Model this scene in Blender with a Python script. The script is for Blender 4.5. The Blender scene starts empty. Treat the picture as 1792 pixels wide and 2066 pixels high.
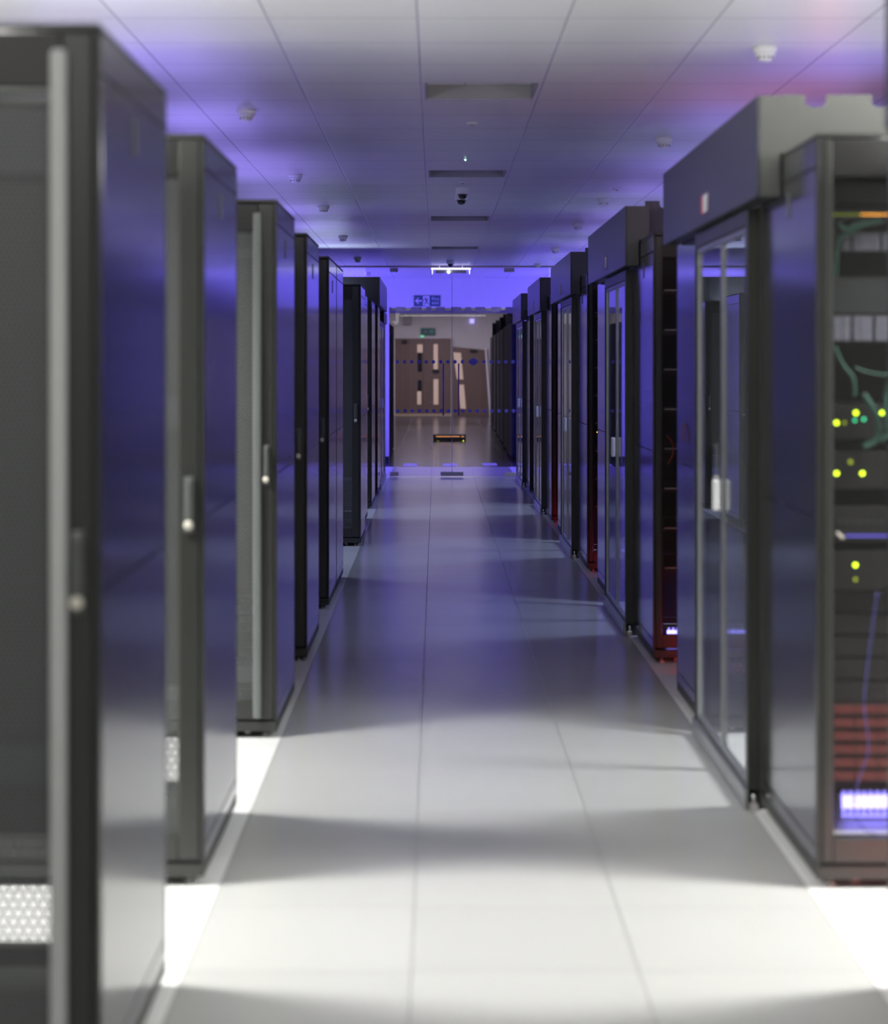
import bpy, bmesh, math, random
from mathutils import Vector, Matrix
random.seed(4)
S = bpy.context.scene
COL = S.collection
PI = math.pi
F, HX, HY, H = 3866.0, 880.0, 735.0, 1.6          # focal length (px), vanishing point, eye height
CEIL = 2.995

# ------------------------------------------------------------------ helpers
def X(px, d): return (px - HX) * d / F
def Z(py, d): return H - (py - HY) * d / F

class MB:
    """collects shapes into one mesh"""
    def __init__(s):
        s.bm = bmesh.new(); s.mi = 0
    def _tag(s, faces):
        for f in faces: f.material_index = s.mi
    def box(s, x0, x1, y0, y1, z0, z1, bev=0.0, seg=2):
        if x0 > x1: x0, x1 = x1, x0
        if y0 > y1: y0, y1 = y1, y0
        if z0 > z1: z0, z1 = z1, z0
        b = bmesh.new()
        bmesh.ops.create_cube(b, size=1)
        for v in b.verts:
            v.co = Vector(((x0+x1)/2 + v.co.x*(x1-x0), (y0+y1)/2 + v.co.y*(y1-y0), (z0+z1)/2 + v.co.z*(z1-z0)))
        if bev > 0:
            bev = min(bev, (x1-x0)*.45, (y1-y0)*.45, (z1-z0)*.45)
            bmesh.ops.bevel(b, geom=list(b.edges), offset=bev, segments=seg, affect='EDGES', profile=.5)
        s._merge(b); return s
    def _merge(s, b):
        me = bpy.data.meshes.new('t'); b.to_mesh(me); b.free()
        n = len(s.bm.faces)
        s.bm.from_mesh(me); bpy.data.meshes.remove(me)
        s.bm.faces.ensure_lookup_table()
        s._tag(s.bm.faces[n:])
    def lathe(s, prof, c=(0,0,0), seg=24, axis='Z'):
        b = bmesh.new(); rings = []
        for r, h in prof:
            ring = []
            for i in range(seg):
                a = 2*PI*i/seg
                p = Vector((r*math.cos(a), r*math.sin(a), h))
                if axis == 'Y': p = Vector((p.x, p.z, p.y))
                if axis == 'X': p = Vector((p.z, p.x, p.y))
                ring.append(b.verts.new(p + Vector(c)))
            rings.append(ring)
        for A, B in zip(rings, rings[1:]):
            for i in range(seg):
                j = (i+1) % seg
                b.faces.new((A[i], A[j], B[j], B[i]))
        b.faces.new(rings[0][::-1]); b.faces.new(rings[-1])
        bmesh.ops.recalc_face_normals(b, faces=list(b.faces))
        for f in b.faces: f.smooth = len(f.verts) == 4
        s._merge(b); return s
    def prism(s, pts, y0, y1):
        """outline in X,Z extruded along Y"""
        b = bmesh.new()
        A = [b.verts.new((x, y0, z)) for x, z in pts]; B = [b.verts.new((x, y1, z)) for x, z in pts]
        n = len(pts)
        b.faces.new(A); b.faces.new(B[::-1])
        for i in range(n): b.faces.new((A[i], B[i], B[(i+1)%n], A[(i+1)%n]))
        bmesh.ops.recalc_face_normals(b, faces=list(b.faces))
        s._merge(b); return s
    def tube(s, pts, r, seg=8):
        b = bmesh.new(); rings = []
        pts = [Vector(p) for p in pts]
        for i, p in enumerate(pts):
            t = (pts[min(i+1, len(pts)-1)] - pts[max(i-1, 0)]).normalized()
            u = t.orthogonal().normalized() if i == 0 else (rings_u - t*rings_u.dot(t)).normalized()
            rings_u = u; w = t.cross(u)
            rings.append([b.verts.new(p + r*(math.cos(2*PI*k/seg)*u + math.sin(2*PI*k/seg)*w)) for k in range(seg)])
        for A, B in zip(rings, rings[1:]):
            for k in range(seg):
                j = (k+1) % seg
                f = b.faces.new((A[k], A[j], B[j], B[k])); f.smooth = True
        b.faces.new(rings[0][::-1]); b.faces.new(rings[-1])
        bmesh.ops.recalc_face_normals(b, faces=list(b.faces))
        s._merge(b); return s
    def build(s, name, mats, parent=None, loc=None, **kw):
        me = bpy.data.meshes.new(name); s.bm.to_mesh(me); s.bm.free()
        if not isinstance(mats, (list, tuple)): mats = [mats]
        for m in mats: me.materials.append(m)
        o = bpy.data.objects.new(name, me); COL.objects.link(o)
        if parent: o.parent = parent
        if loc is not None: o.location = loc
        for k, v in kw.items(): o[k] = v
        return o

def thing(name, label, cat, loc=(0,0,0), group=None, rotz=0):
    o = bpy.data.objects.new(name, None); COL.objects.link(o)
    o.empty_display_size = .1
    o.location = loc; o.rotation_euler = (0,0,rotz); o['label'] = label; o['category'] = cat
    if group: o['group'] = group
    return o
def tag(o, label, cat, group=None):
    o['label'] = label; o['category'] = cat
    if group: o['group'] = group
    return o
def struct(o): o['kind'] = 'structure'; return o
def kids(o): return [c for c in bpy.data.objects if c.parent == o]
def dup(root, loc, label, group=None):
    def cp(o, par):
        c = o.copy(); COL.objects.link(c)
        if par: c.parent = par
        for k in kids(o): 
            if k is not c: cp(k, c)
        return c
    r = cp(root, None); r.location = loc; r['label'] = label
    if group: r['group'] = group
    return r

# ------------------------------------------------------------------ materials
def mat(name, col, rough=.5, metal=0, spec=.5, noise=0, nscale=20, emit=None, es=0, coat=0, bump=0, bscale=300):
    m = bpy.data.materials.new(name); m.use_nodes = True
    nt = m.node_tree; p = nt.nodes['Principled BSDF']
    p.inputs['Base Color'].default_value = (*col, 1); p.inputs['Roughness'].default_value = rough
    p.inputs['Metallic'].default_value = metal; p.inputs['Specular IOR Level'].default_value = spec
    p.inputs['Coat Weight'].default_value = coat
    p.inputs['Coat Roughness'].default_value = rough*.8 if coat else .03
    if emit:
        p.inputs['Emission Color'].default_value = (*emit, 1); p.inputs['Emission Strength'].default_value = es
    tc = nt.nodes.new('ShaderNodeTexCoord')
    if noise:
        n = nt.nodes.new('ShaderNodeTexNoise'); n.inputs['Scale'].default_value = nscale; n.inputs['Detail'].default_value = 4
        nt.links.new(tc.outputs['Object'], n.inputs['Vector'])
        mx = nt.nodes.new('ShaderNodeMix'); mx.data_type = 'RGBA'
        nt.links.new(n.outputs['Fac'], mx.inputs['Factor'])
        mx.inputs['A'].default_value = (*[c*(1-noise) for c in col], 1); mx.inputs['B'].default_value = (*[min(1, c*(1+noise)) for c in col], 1)
        nt.links.new(mx.outputs['Result'], p.inputs['Base Color'])
        mr = nt.nodes.new('ShaderNodeMapRange'); nt.links.new(n.outputs['Fac'], mr.inputs['Value'])
        mr.inputs['To Min'].default_value = rough*(1-noise*.5); mr.inputs['To Max'].default_value = min(1, rough*(1+noise*.5))
        nt.links.new(mr.outputs['Result'], p.inputs['Roughness'])
    if bump:
        n2 = nt.nodes.new('ShaderNodeTexNoise'); n2.inputs['Scale'].default_value = bscale
        nt.links.new(tc.outputs['Object'], n2.inputs['Vector'])
        bp = nt.nodes.new('ShaderNodeBump'); bp.inputs['Strength'].default_value = bump; bp.inputs['Distance'].default_value = .001
        nt.links.new(n2.outputs['Fac'], bp.inputs['Height']); nt.links.new(bp.outputs['Normal'], p.inputs['Normal'])
    return m

def mathn(nt, op, a, b=None, c=None):
    n = nt.nodes.new('ShaderNodeMath'); n.operation = op
    for i, v in enumerate((a, b, c)):
        if v is None: continue
        if isinstance(v, (int, float)): n.inputs[i].default_value = v
        else: nt.links.new(v, n.inputs[i])
    return n.outputs[0]

def grid_mat(name, col, seam, rough, spec, ox, oy, px, py, lw, noise=.05, seam_rough=.6, bump=.6, mott=3.0, wavy=0.0):
    """tiles of px by py with thin seams, in object (=world) coordinates"""
    m = mat(name, col, rough, spec=spec)
    nt = m.node_tree; p = nt.nodes['Principled BSDF']
    tc = nt.nodes['Texture Coordinate']; sp = nt.nodes.new('ShaderNodeSeparateXYZ'); nt.links.new(tc.outputs['Object'], sp.inputs[0])
    def dist(c, o, per):
        a = mathn(nt, 'SUBTRACT', c, o); a = mathn(nt, 'DIVIDE', a, per)
        a = mathn(nt, 'FRACT', a); a = mathn(nt, 'SUBTRACT', a, .5); a = mathn(nt, 'ABSOLUTE', a)
        a = mathn(nt, 'SUBTRACT', .5, a); return mathn(nt, 'MULTIPLY', a, per)
    dx = dist(sp.outputs[0], ox, px); dy = dist(sp.outputs[1], oy, py)
    dm = mathn(nt, 'MINIMUM', dx, dy)
    mr = nt.nodes.new('ShaderNodeMapRange'); nt.links.new(dm, mr.inputs['Value'])
    mr.inputs['From Min'].default_value = lw*.4; mr.inputs['From Max'].default_value = lw
    mr.inputs['To Min'].default_value = 1; mr.inputs['To Max'].default_value = 0
    # per tile tone
    ix = mathn(nt, 'FLOOR', mathn(nt, 'DIVIDE', mathn(nt, 'SUBTRACT', sp.outputs[0], ox), px))
    iy = mathn(nt, 'FLOOR', mathn(nt, 'DIVIDE', mathn(nt, 'SUBTRACT', sp.outputs[1], oy), py))
    cb = nt.nodes.new('ShaderNodeCombineXYZ'); nt.links.new(ix, cb.inputs[0]); nt.links.new(iy, cb.inputs[1])
    wn = nt.nodes.new('ShaderNodeTexWhiteNoise'); wn.noise_dimensions = '3D'; nt.links.new(cb.outputs[0], wn.inputs['Vector'])
    n = nt.nodes.new('ShaderNodeTexNoise'); n.inputs['Scale'].default_value = mott; n.inputs['Detail'].default_value = 6
    nt.links.new(tc.outputs['Object'], n.inputs['Vector'])
    t = mathn(nt, 'ADD', mathn(nt, 'MULTIPLY', wn.outputs['Value'], .6), mathn(nt, 'MULTIPLY', n.outputs['Fac'], .4))
    mx = nt.nodes.new('ShaderNodeMix'); mx.data_type = 'RGBA'; nt.links.new(t, mx.inputs['Factor'])
    mx.inputs['A'].default_value = (*[c*(1-noise) for c in col], 1); mx.inputs['B'].default_value = (*[c*(1+noise) for c in col], 1)
    m2 = nt.nodes.new('ShaderNodeMix'); m2.data_type = 'RGBA'; nt.links.new(mr.outputs[0], m2.inputs['Factor'])
    nt.links.new(mx.outputs['Result'], m2.inputs['A']); m2.inputs['B'].default_value = (*seam, 1)
    nt.links.new(m2.outputs['Result'], p.inputs['Base Color'])
    r = nt.nodes.new('ShaderNodeMapRange'); nt.links.new(mr.outputs[0], r.inputs['Value'])
    r.inputs['To Min'].default_value = rough; r.inputs['To Max'].default_value = seam_rough
    nt.links.new(r.outputs[0], p.inputs['Roughness'])
    bp = nt.nodes.new('ShaderNodeBump'); bp.inputs['Strength'].default_value = bump; bp.inputs['Distance'].default_value = .002; bp.invert = True
    hh = mr.outputs[0]
    if wavy:
        n3 = nt.nodes.new('ShaderNodeTexNoise'); n3.inputs['Scale'].default_value = 1.3; n3.inputs['Detail'].default_value = 1
        nt.links.new(tc.outputs['Object'], n3.inputs['Vector'])
        hh = mathn(nt, 'ADD', hh, mathn(nt, 'MULTIPLY', n3.outputs['Fac'], wavy))
    nt.links.new(hh, bp.inputs['Height']); nt.links.new(bp.outputs['Normal'], p.inputs['Normal'])
    return m

def perf_mat(name, col, pitch, rad, rough=.45):
    """sheet steel with staggered round holes (holes are real see-through gaps)"""
    m = mat(name, col, rough)
    nt = m.node_tree; p = nt.nodes['Principled BSDF']; out = nt.nodes['Material Output']
    tc = nt.nodes['Texture Coordinate']; sp = nt.nodes.new('ShaderNodeSeparateXYZ'); nt.links.new(tc.outputs['Object'], sp.inputs[0])
    u = mathn(nt, 'DIVIDE', sp.outputs[0], pitch); v = mathn(nt, 'DIVIDE', sp.outputs[2], pitch*1.732)
    def lat(off):
        a = mathn(nt, 'SUBTRACT', mathn(nt, 'FRACT', mathn(nt, 'ADD', u, off)), .5)
        b = mathn(nt, 'MULTIPLY', mathn(nt, 'SUBTRACT', mathn(nt, 'FRACT', mathn(nt, 'ADD', v, off)), .5), 1.732)
        return mathn(nt, 'SQRT', mathn(nt, 'ADD', mathn(nt, 'MULTIPLY', a, a), mathn(nt, 'MULTIPLY', b, b)))
    d = mathn(nt, 'MINIMUM', lat(0.0), lat(.5))
    hole = mathn(nt, 'LESS_THAN', d, rad)
    tr = nt.nodes.new('ShaderNodeBsdfTransparent'); mx = nt.nodes.new('ShaderNodeMixShader')
    nt.links.new(hole, mx.inputs[0]); nt.links.new(p.outputs[0], mx.inputs[1]); nt.links.new(tr.outputs[0], mx.inputs[2])
    nt.links.new(mx.outputs[0], out.inputs['Surface'])
    return m

def glass_mat(name, tint=(.9,.95,.95), ior=1.5, rough=0.0):
    m = bpy.data.materials.new(name); m.use_nodes = True; nt = m.node_tree
    nt.nodes.remove(nt.nodes['Principled BSDF']); out = nt.nodes['Material Output']
    fr = nt.nodes.new('ShaderNodeFresnel'); geo = nt.nodes.new('ShaderNodeNewGeometry')
    iv = nt.nodes.new('ShaderNodeMapRange'); iv.inputs['To Min'].default_value = ior; iv.inputs['To Max'].default_value = 1/ior
    nt.links.new(geo.outputs['Backfacing'], iv.inputs['Value']); nt.links.new(iv.outputs[0], fr.inputs['IOR'])   # same reflectance on both faces of the thin pane
    g = nt.nodes.new('ShaderNodeBsdfGlossy'); g.inputs['Roughness'].default_value = rough
    t = nt.nodes.new('ShaderNodeBsdfTransparent'); t.inputs[0].default_value = (*tint, 1)
    mx = nt.nodes.new('ShaderNodeMixShader')
    nt.links.new(fr.outputs[0], mx.inputs[0]); nt.links.new(t.outputs[0], mx.inputs[1]); nt.links.new(g.outputs[0], mx.inputs[2])
    nt.links.new(mx.outputs[0], out.inputs['Surface'])
    return m

M = {}
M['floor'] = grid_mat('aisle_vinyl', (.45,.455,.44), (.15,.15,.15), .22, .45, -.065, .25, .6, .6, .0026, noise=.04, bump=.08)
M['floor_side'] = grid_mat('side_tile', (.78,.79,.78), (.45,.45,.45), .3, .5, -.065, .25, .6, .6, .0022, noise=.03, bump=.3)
M['floor_hall'] = grid_mat('hall_floor', (.062,.060,.066), (.05,.05,.05), .16, .5, 0, .2, 1.2, 1.2, .004, noise=.12, bump=.2)
M['ceiling'] = grid_mat('ceiling_tile', (.80,.80,.81), (.50,.50,.52), .34, .5, -.075, .52, .605, .6, .005, noise=.03, seam_rough=.25, bump=1.0, wavy=.5)
M['wall'] = mat('painted_wall', (.62,.62,.62), .6, noise=.04, nscale=8)
M['wall_violet'] = mat('end_wall_paint', (.72,.72,.72), .7, noise=.03, nscale=6)
M['hall_wall'] = mat('hall_wall_paint', (.78,.77,.73), .7, noise=.04, nscale=5)
M['skirting'] = mat('black_skirting', (.02,.02,.022), .4)
M['char'] = mat('charcoal_paint', (.036,.038,.034), .40, noise=.12, nscale=60, bump=.15)
M['char_hi'] = mat('charcoal_satin_bar', (.12,.127,.123), .3, noise=.06, nscale=40)
M['side'] = mat('side_panel_paint', (.042,.043,.047), .16, spec=.8, coat=.7, noise=.04, nscale=3)
M['seam'] = mat('black_gap', (.008,.008,.009), .6)
M['black'] = mat('black_paint', (.018,.018,.018), .45, noise=.1, nscale=30)
M['mesh'] = perf_mat('perforated_steel', (.20,.21,.21), .0115, .40)
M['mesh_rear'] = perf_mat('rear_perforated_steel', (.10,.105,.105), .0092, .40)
M['mesh_fine'] = perf_mat('fine_perforated_steel', (.05,.05,.05), .006, .455)
M['chrome'] = mat('brushed_zinc', (.62,.62,.60), .3, metal=1, noise=.1)
M['lock'] = mat('lock_cream', (.74,.70,.60), .35)
M['header'] = mat('header_panel_paint', (.055,.055,.072), .32, noise=.06, nscale=4)
M['header_end'] = mat('header_end_grey', (.11,.114,.106), .5, noise=.05, nscale=6)
M['baffle'] = mat('baffle_grey', (.12,.124,.115), .55, noise=.06, nscale=8)
M['white'] = mat('white_plastic', (.88,.88,.88), .4, noise=.03)
M['grey_plastic'] = mat('grey_plastic', (.36,.36,.36), .45)
M['dome'] = mat('smoked_dome', (.01,.01,.012), .08, coat=.6)
M['glass'] = glass_mat('door_glass', (.93,.95,.97), 1.5)
M['glass_end'] = glass_mat('end_glass', (.84,.81,.95), 1.4)
M['alu'] = mat('anodised_aluminium', (.40,.41,.42), .32, metal=.8, noise=.05)
M['door_frame'] = mat('dark_door_frame', (.045,.046,.044), .35, noise=.05)
M['dot'] = mat('blue_manifestation_film', (.17,.15,.55), .6)
M['pull'] = mat('purple_red_pull', (.14,.03,.16), .35)
M['patch'] = mat('patch_fitting_bronze', (.48,.42,.40), .5)
M['wood'] = None
M['server'] = mat('server_face', (.013,.0135,.0135), .5, noise=.25, nscale=90)
M['server_lt'] = mat('server_face_light', (.045,.048,.052), .45, noise=.2, nscale=60)
M['patch_white'] = mat('patch_panel_pale', (.22,.22,.28), .45, noise=.3, nscale=55)
M['cable_green'] = mat('green_cable', (.03,.11,.08), .5)
M['cable_red'] = mat('red_cable', (.55,.06,.04), .5)
M['cable_blue'] = mat('blue_cable', (.12,.12,.5), .5)
M['red_slat'] = mat('red_drive_caddy', (.17,.035,.03), .45, noise=.2, nscale=40)  # red light falling on the caddies is put into their colour
M['foot'] = mat('zinc_foot', (.75,.75,.72), .35, metal=.3)
M['wheel'] = mat('caster_rubber', (.03,.03,.03), .6)
M['sign_green'] = mat('sign_green', (.02,.16,.14), .5)
M['sign_grey'] = mat('exit_sign_plate', (.05,.13,.17), .5)
M['sign_white'] = mat('sign_white', (.75,.75,.75), .5)
M['logo_white'] = mat('logo_white', (.8,.8,.8), .4)
M['logo_red'] = mat('logo_red', (.45,.06,.09), .4)
def em(name, col, s): return mat(name, col, .5, emit=col, es=s)
M['led_yel'] = em('led_yellow_green', (.62,.9,.02), 6)
M['led_yel_dim'] = em('led_yellow_green_dim', (.4,.5,.02), 1.2)
M['led_grn'] = em('led_green', (.05,.75,.35), 3)
M['led_amb'] = em('led_amber', (1.,.42,.05), 5)
M['led_amb2'] = em('led_amber_low', (1.,.45,.12), 2.6)
M['led_blue'] = em('led_blue', (.15,.10,1.), 6)
M['led_red'] = em('led_red', (1.,.05,.04), 8)
M['tube'] = em('blue_white_tube', (.27,.24,1.), 6)
M['lamp_lit'] = em('lit_batten', (.80,.80,1.), 1.8)
M['lamp_pt'] = em('white_pilot_lamp', (.9,1.,.95), 9)
M['vision'] = em('lit_vision_panel', (.60,.47,.31), .52)
M['vision_dark'] = mat('dark_vision_panel', (.02,.02,.03), .2)
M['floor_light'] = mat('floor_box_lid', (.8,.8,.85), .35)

def wood_mat():
    m = mat('door_veneer', (.20,.125,.075), .45)
    nt = m.node_tree; p = nt.nodes['Principled BSDF']; tc = nt.nodes['Texture Coordinate']
    mp = nt.nodes.new('ShaderNodeMapping'); mp.inputs['Scale'].default_value = (9, 9, .8); nt.links.new(tc.outputs['Object'], mp.inputs[0])
    n = nt.nodes.new('ShaderNodeTexNoise'); n.inputs['Scale'].default_value = 4; n.inputs['Detail'].default_value = 6; nt.links.new(mp.outputs[0], n.inputs['Vector'])
    mx = nt.nodes.new('ShaderNodeMix'); mx.data_type = 'RGBA'; nt.links.new(n.outputs['Fac'], mx.inputs['Factor'])
    mx.inputs['A'].default_value = (.15,.105,.075,1); mx.inputs['B'].default_value = (.235,.165,.125,1)
    nt.links.new(mx.outputs['Result'], p.inputs['Base Color']); return m
M['wood'] = wood_mat()

# ------------------------------------------------------------------ room shell
GL = 27.2        # glass screen
PW = 31.2        # portal wall beyond it
XL, XR = -3.15, 3.6
DB = -6.0
fl_l, fl_r = -.665, 1.135
FE = 29.9
struct(MB().box(fl_l, fl_r, DB, FE, -.1, 0).build('floor', M['floor']))
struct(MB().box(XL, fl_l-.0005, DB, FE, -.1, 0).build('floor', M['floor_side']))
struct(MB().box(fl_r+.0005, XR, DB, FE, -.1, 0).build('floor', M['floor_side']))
# ceiling with recessed troughs in the middle lane
TX0, TX1 = -.055, .51
troughs = [(9.50, 10.08), (13.78, 14.30), (18.05, 18.66), (22.7, 23.25)]
mb = MB(); y = DB
lo, hi = CEIL, CEIL+.1
mb.box(XL, TX0, DB, PW, lo, hi); mb.box(TX1, XR, DB, PW, lo, hi)
for a, b in troughs:
    mb.box(TX0, TX1, y, a, lo, hi); y = b
mb.box(TX0, TX1, y, PW, lo, hi)
struct(mb.build('ceiling', M['ceiling']))
struct(MB().box(XL-.1, XL, DB, PW, -.1, 3.1).build('wall_left', M['wall']))
struct(MB().box(XR, XR+.1, DB, PW, -.1, 3.1).build('wall_right', M['wall']))
struct(MB().box(XL-.1, XR+.1, DB-.1, DB, -.1, 3.1).build('wall_back', M['wall']))
# portal wall: full height either side, bulkhead over the opening
OX0, OX1, OZ = -.765, 1.32, 2.515
mb = MB()
mb.box(XL-.1, OX0, PW, PW+.12, -.1, 3.45).box(OX1, XR+.1, PW, PW+.12, -.1, 3.45).box(OX0, OX1, PW, PW+.12, OZ, 3.45)
struct(mb.build('wall_far', M['wall_violet']))
struct(MB().box(XL, OX0, PW-.015, PW-.001, 0, .1).build('baseboard_far', M['skirting']))
struct(MB().box(OX1, XR, PW-.015, PW-.001, 0, .1).build('baseboard_far', M['skirting']))
# hall beyond the glass, added in place of its mirror image
HD = 60.0
struct(MB().box(XL, XR, FE+.0005, HD+.2, -.1, 0).build('floor', M['floor_hall']))
struct(MB().box(XL, XR, PW+.12, HD+.2, 3.45, 3.55).build('ceiling', M['hall_wall']))
struct(MB().box(XL-.1, XL, PW+.12, HD+.2, -.1, 3.55).build('wall_left', M['hall_wall']))
struct(MB().box(XR, XR+.1, PW+.12, HD+.2, -.1, 3.55).build('wall_right', M['hall_wall']))
struct(MB().box(XL-.1, XR+.1, HD, HD+.1, -.1, 3.55).build('wall_far', M['hall_wall']))

# ceiling troughs (recessed trays, unlit)
for i, (a, b) in enumerate(troughs):
    t = thing('ceiling_tray', ['recessed rectangular ceiling tray nearest the camera, dull mauve', 'second recessed ceiling tray, just before the pair of dome cameras', 'third recessed ceiling tray, pale violet, just past the dome cameras', 'fourth and smallest recessed ceiling tray, before the lit batten'][i], 'ceiling fixture', ((TX0+TX1)/2, (a+b)/2, CEIL), 'recessed trays down the middle of the ceiling')
    w, l = (TX1-TX0)/2, (b-a)/2
    mb = MB().box(-w+.002, w-.002, -l+.002, -l+.012, .001, .073).box(-w+.002, w-.002, l-.012, l-.002, .001, .073).box(-w+.002, -w+.012, -l+.012, l-.012, .001, .073).box(w-.012, w-.002, -l+.012, l-.012, .001, .073)
    mb.build('tray_rim', M['grey_plastic'], t)
    MB().box(-w+.002, w-.002, -l+.002, l-.002, .073, .085).build('tray_panel', M['ceiling'], t)

# head trim at the glass
struct(MB().box(XL, XR, GL-.05, GL+.05, CEIL-.022, CEIL-.0005, .004).build('trim_1', mat('head_channel', (.5,.4,.4), .4)))

# ------------------------------------------------------------------ server cabinets
RT = 2.306
def cabinet(name, label, sgn, L, W=.8, detail=2, loc=(0,0,0), group=None, kind='left', bar=None, content=True, cat='cabinet', closed=False):
    """aisle-side face at x=0, body towards sgn (-1 left / +1 right), front (facing the camera) at y=0"""
    t = thing(name, label, cat, loc, group)
    def bx(mb, a, b, y0, y1, z0, z1, bev=0): return mb.box(sgn*a, sgn*b, y0, y1, z0, z1, bev)
    f = MB()
    for a in (.012, W-.057):
        for y0 in (.035, L-.085): bx(f, a, a+.045, y0, y0+.05, .075, RT-.05)
    for y0 in (.035, L-.085): bx(f, .057, W-.057, y0, y0+.05, .085, .12); bx(f, .057, W-.057, y0, y0+.05, RT-.09, RT-.05)
    f.build('frame', M['black'], t)
    tp = MB(); bx(tp, 0, W, .002, L-.002, RT-.014, RT, .003)
    for k in range(3): bx(tp, W*.25, W*.75, L*.3+k*.15, L*.3+k*.15+.04, RT, RT+.003)
    tp.build('top_panel', M['char'], t)
    b = MB(); bx(b, 0, W, .004, L-.004, .028, .072, .004); b.build('plinth', M['char'], t)
    # side panel: upper & lower sheet, top cap, seams from the gaps between them
    for side in ((0, .011), (W-.011, W)):
        up = MB(); bx(up, side[0], side[1], .03, L-.03, 1.135, RT-.105, .0025)
        o = up.build('side_panel', M['side'], t)
        if side[0] == 0 and detail > 1:
            s = MB(); bx(s, -.003, .0005, L*.44, L*.44+.045, 2.08, 2.165, .004); s.build('latch', M['char_hi'], o)
        lw = MB(); bx(lw, side[0], side[1], .03, L-.03, .125, 1.130, .0025); lw.build('side_panel', M['side'], t)
        for za, zb in ((RT-.1, RT-.016), (.074, .120)):
            c1 = MB(); bx(c1, side[0], side[1], .03, L-.03, za, zb, .002); c1.build('side_trim', M['side'], t)
        for ya, yb in ((.001, .028), (L-.028, L-.001)):
            e = MB(); bx(e, side[0], side[1], ya, yb, .074, RT-.016, .004); e.build('corner_post', M['char'], t)
    # front door
    def door(y0, dirn, kind, full):
        d = MB(); y1 = y0 + dirn*.028
        st = .066 if kind == 'left' else .034
        bx(d, .013, .013+st, y0, y1, .08, RT-.018, .006); bx(d, W-.013-st, W-.013, y0, y1, .08, RT-.018, .006)
        bx(d, .013+st, W-.013-st, y0, y1, .08, .155 if y0 < .1 else .10, .004)
        o = d.build('door', M['char'], t)
        fa = MB(); bx(fa, .0135+st, W-.0135-st, y0, y1, RT-.134, RT-.020, .003)
        for q in range(5): bx(fa, .0135+st+.02, W-.0135-st-.02, y0-.002, y0, RT-.12+q*.02, RT-.112+q*.02, .001)
        fa.build('vent_fascia', M['black'], o)
        m = MB(); yy = (y0+y1)/2
        m.bm.faces.new([m.bm.verts.new((sgn*x, yy, z)) for x, z in ((.013+st, .155 if y0 < .1 else .10), (W-.013-st, .155 if y0 < .1 else .10), (W-.013-st, RT-.135), (.013+st, RT-.135))])
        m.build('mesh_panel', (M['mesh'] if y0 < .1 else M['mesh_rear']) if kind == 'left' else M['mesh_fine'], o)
        if full and kind == 'left':
            if bar:
                g = MB(); bx(g, .064, .100, y0-.022, y0, .085, RT-.056, .010); g.build('edge_bar', bar, o)
            h = MB(); bx(h, .030, .060, y0-.010, y0, 1.085, 1.255, .004); bx(h, .034, .050, y0-.026, y0-.008, 1.13, 1.245, .005)
            h.build('handle', M['char_hi'], o)
            k = MB().lathe([(.006,0),(.0135,.001),(.0135,.010),(.009,.014)], (sgn*.045, y0-.012, 1.108), 20, 'Y')
            # lathe along +Y; shift in front of the plate
            ko = k.build('lock', M['lock'], o, (0, -.006, 0))
        return o
    door(.0, 1, kind, detail > 0)
    door(L-.028, 1, kind, False)
    if closed:
        bb = MB(); bx(bb, .07, W-.07, .10, L-.12, .6, RT-.15); bb.build('blanking_panel', M['black'], t)
    if kind == 'right':
        bp = MB(); bx(bp, .06, W-.06, .90, .91, .13, RT-.1); bp.build('back_panel', M['black'], t)  # black sheet added to stop light coming through the rear door
    # feet and casters
    for a in (.05, W-.05):
        for yy in (.05, L-.05):
            k = MB().lathe([(.018, 0), (.018, .006), (.007, .008), (.007, .03)], (sgn*a, yy, 0), 12)
            k.build('levelling_foot', M['foot'], t)
    for a in (.13, W-.13):
        for yy in (.08, L-.09):
            k = MB().lathe([(.012,-.012),(.0135,-.008),(.0135,.008),(.012,.012)], (sgn*a, yy, .0137), 14, 'X'); k.box(sgn*a-.016, sgn*a+.016, yy-.012, yy+.012, .022, .03)
            k.build('caster', M['foot'] if yy < .1 else M['wheel'], t)
    return t

LEFT = [ # near, length, x, label
 (3.96, .99, -.696, 'nearest blurred charcoal cabinet on the left, its mesh door cut by the frame edge'),
 (5.87, .98, -.712, 'second charcoal cabinet on the left, just behind the nearest blurred one'),
 (8.20, 1.05, -.683, 'third cabinet on the left, with a bright silver-grey vertical bar on its door'),
 (10.30, 1.05, -.694, 'fourth cabinet on the left, dark front just past the one with the silver bar'),
 (12.50, .94, -.699, 'fifth cabinet on the left, dark front with small pale lock and violet side'),
 (13.47, .94, -.699, 'cabinet joined to the back of the fifth left one, only its violet side showing'),
 (16.85, 1.05, -.662, 'black cabinet on the left standing slightly forward, half way down the aisle'),
 (18.80, 1.10, -.712, 'slim cabinet edge on the left behind the forward black cabinet, violet at its top'),
 (21.20, 1.15, -.712, 'second last slim cabinet edge on the left, before the black overhead box'),
 (23.35, .95, -.712, 'last cabinet on the left, under the black overhead box by the far glass screen'),
]
BARS = [mat('pale_grey_bar', (.52,.53,.52), .35, noise=.05), None, mat('silver_grey_bar', (.17,.182,.178), .3, noise=.05), None, None, None, None, None, None, None]
for i, (d, L, x, lab) in enumerate(LEFT):
    cabinet('server_cabinet', lab, -1, L, .8, (2 if i < 5 else 0 if i == 5 else 1), (x, d, 0), 'server cabinets down the left of the aisle', 'left', BARS[i], closed=True)
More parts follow.
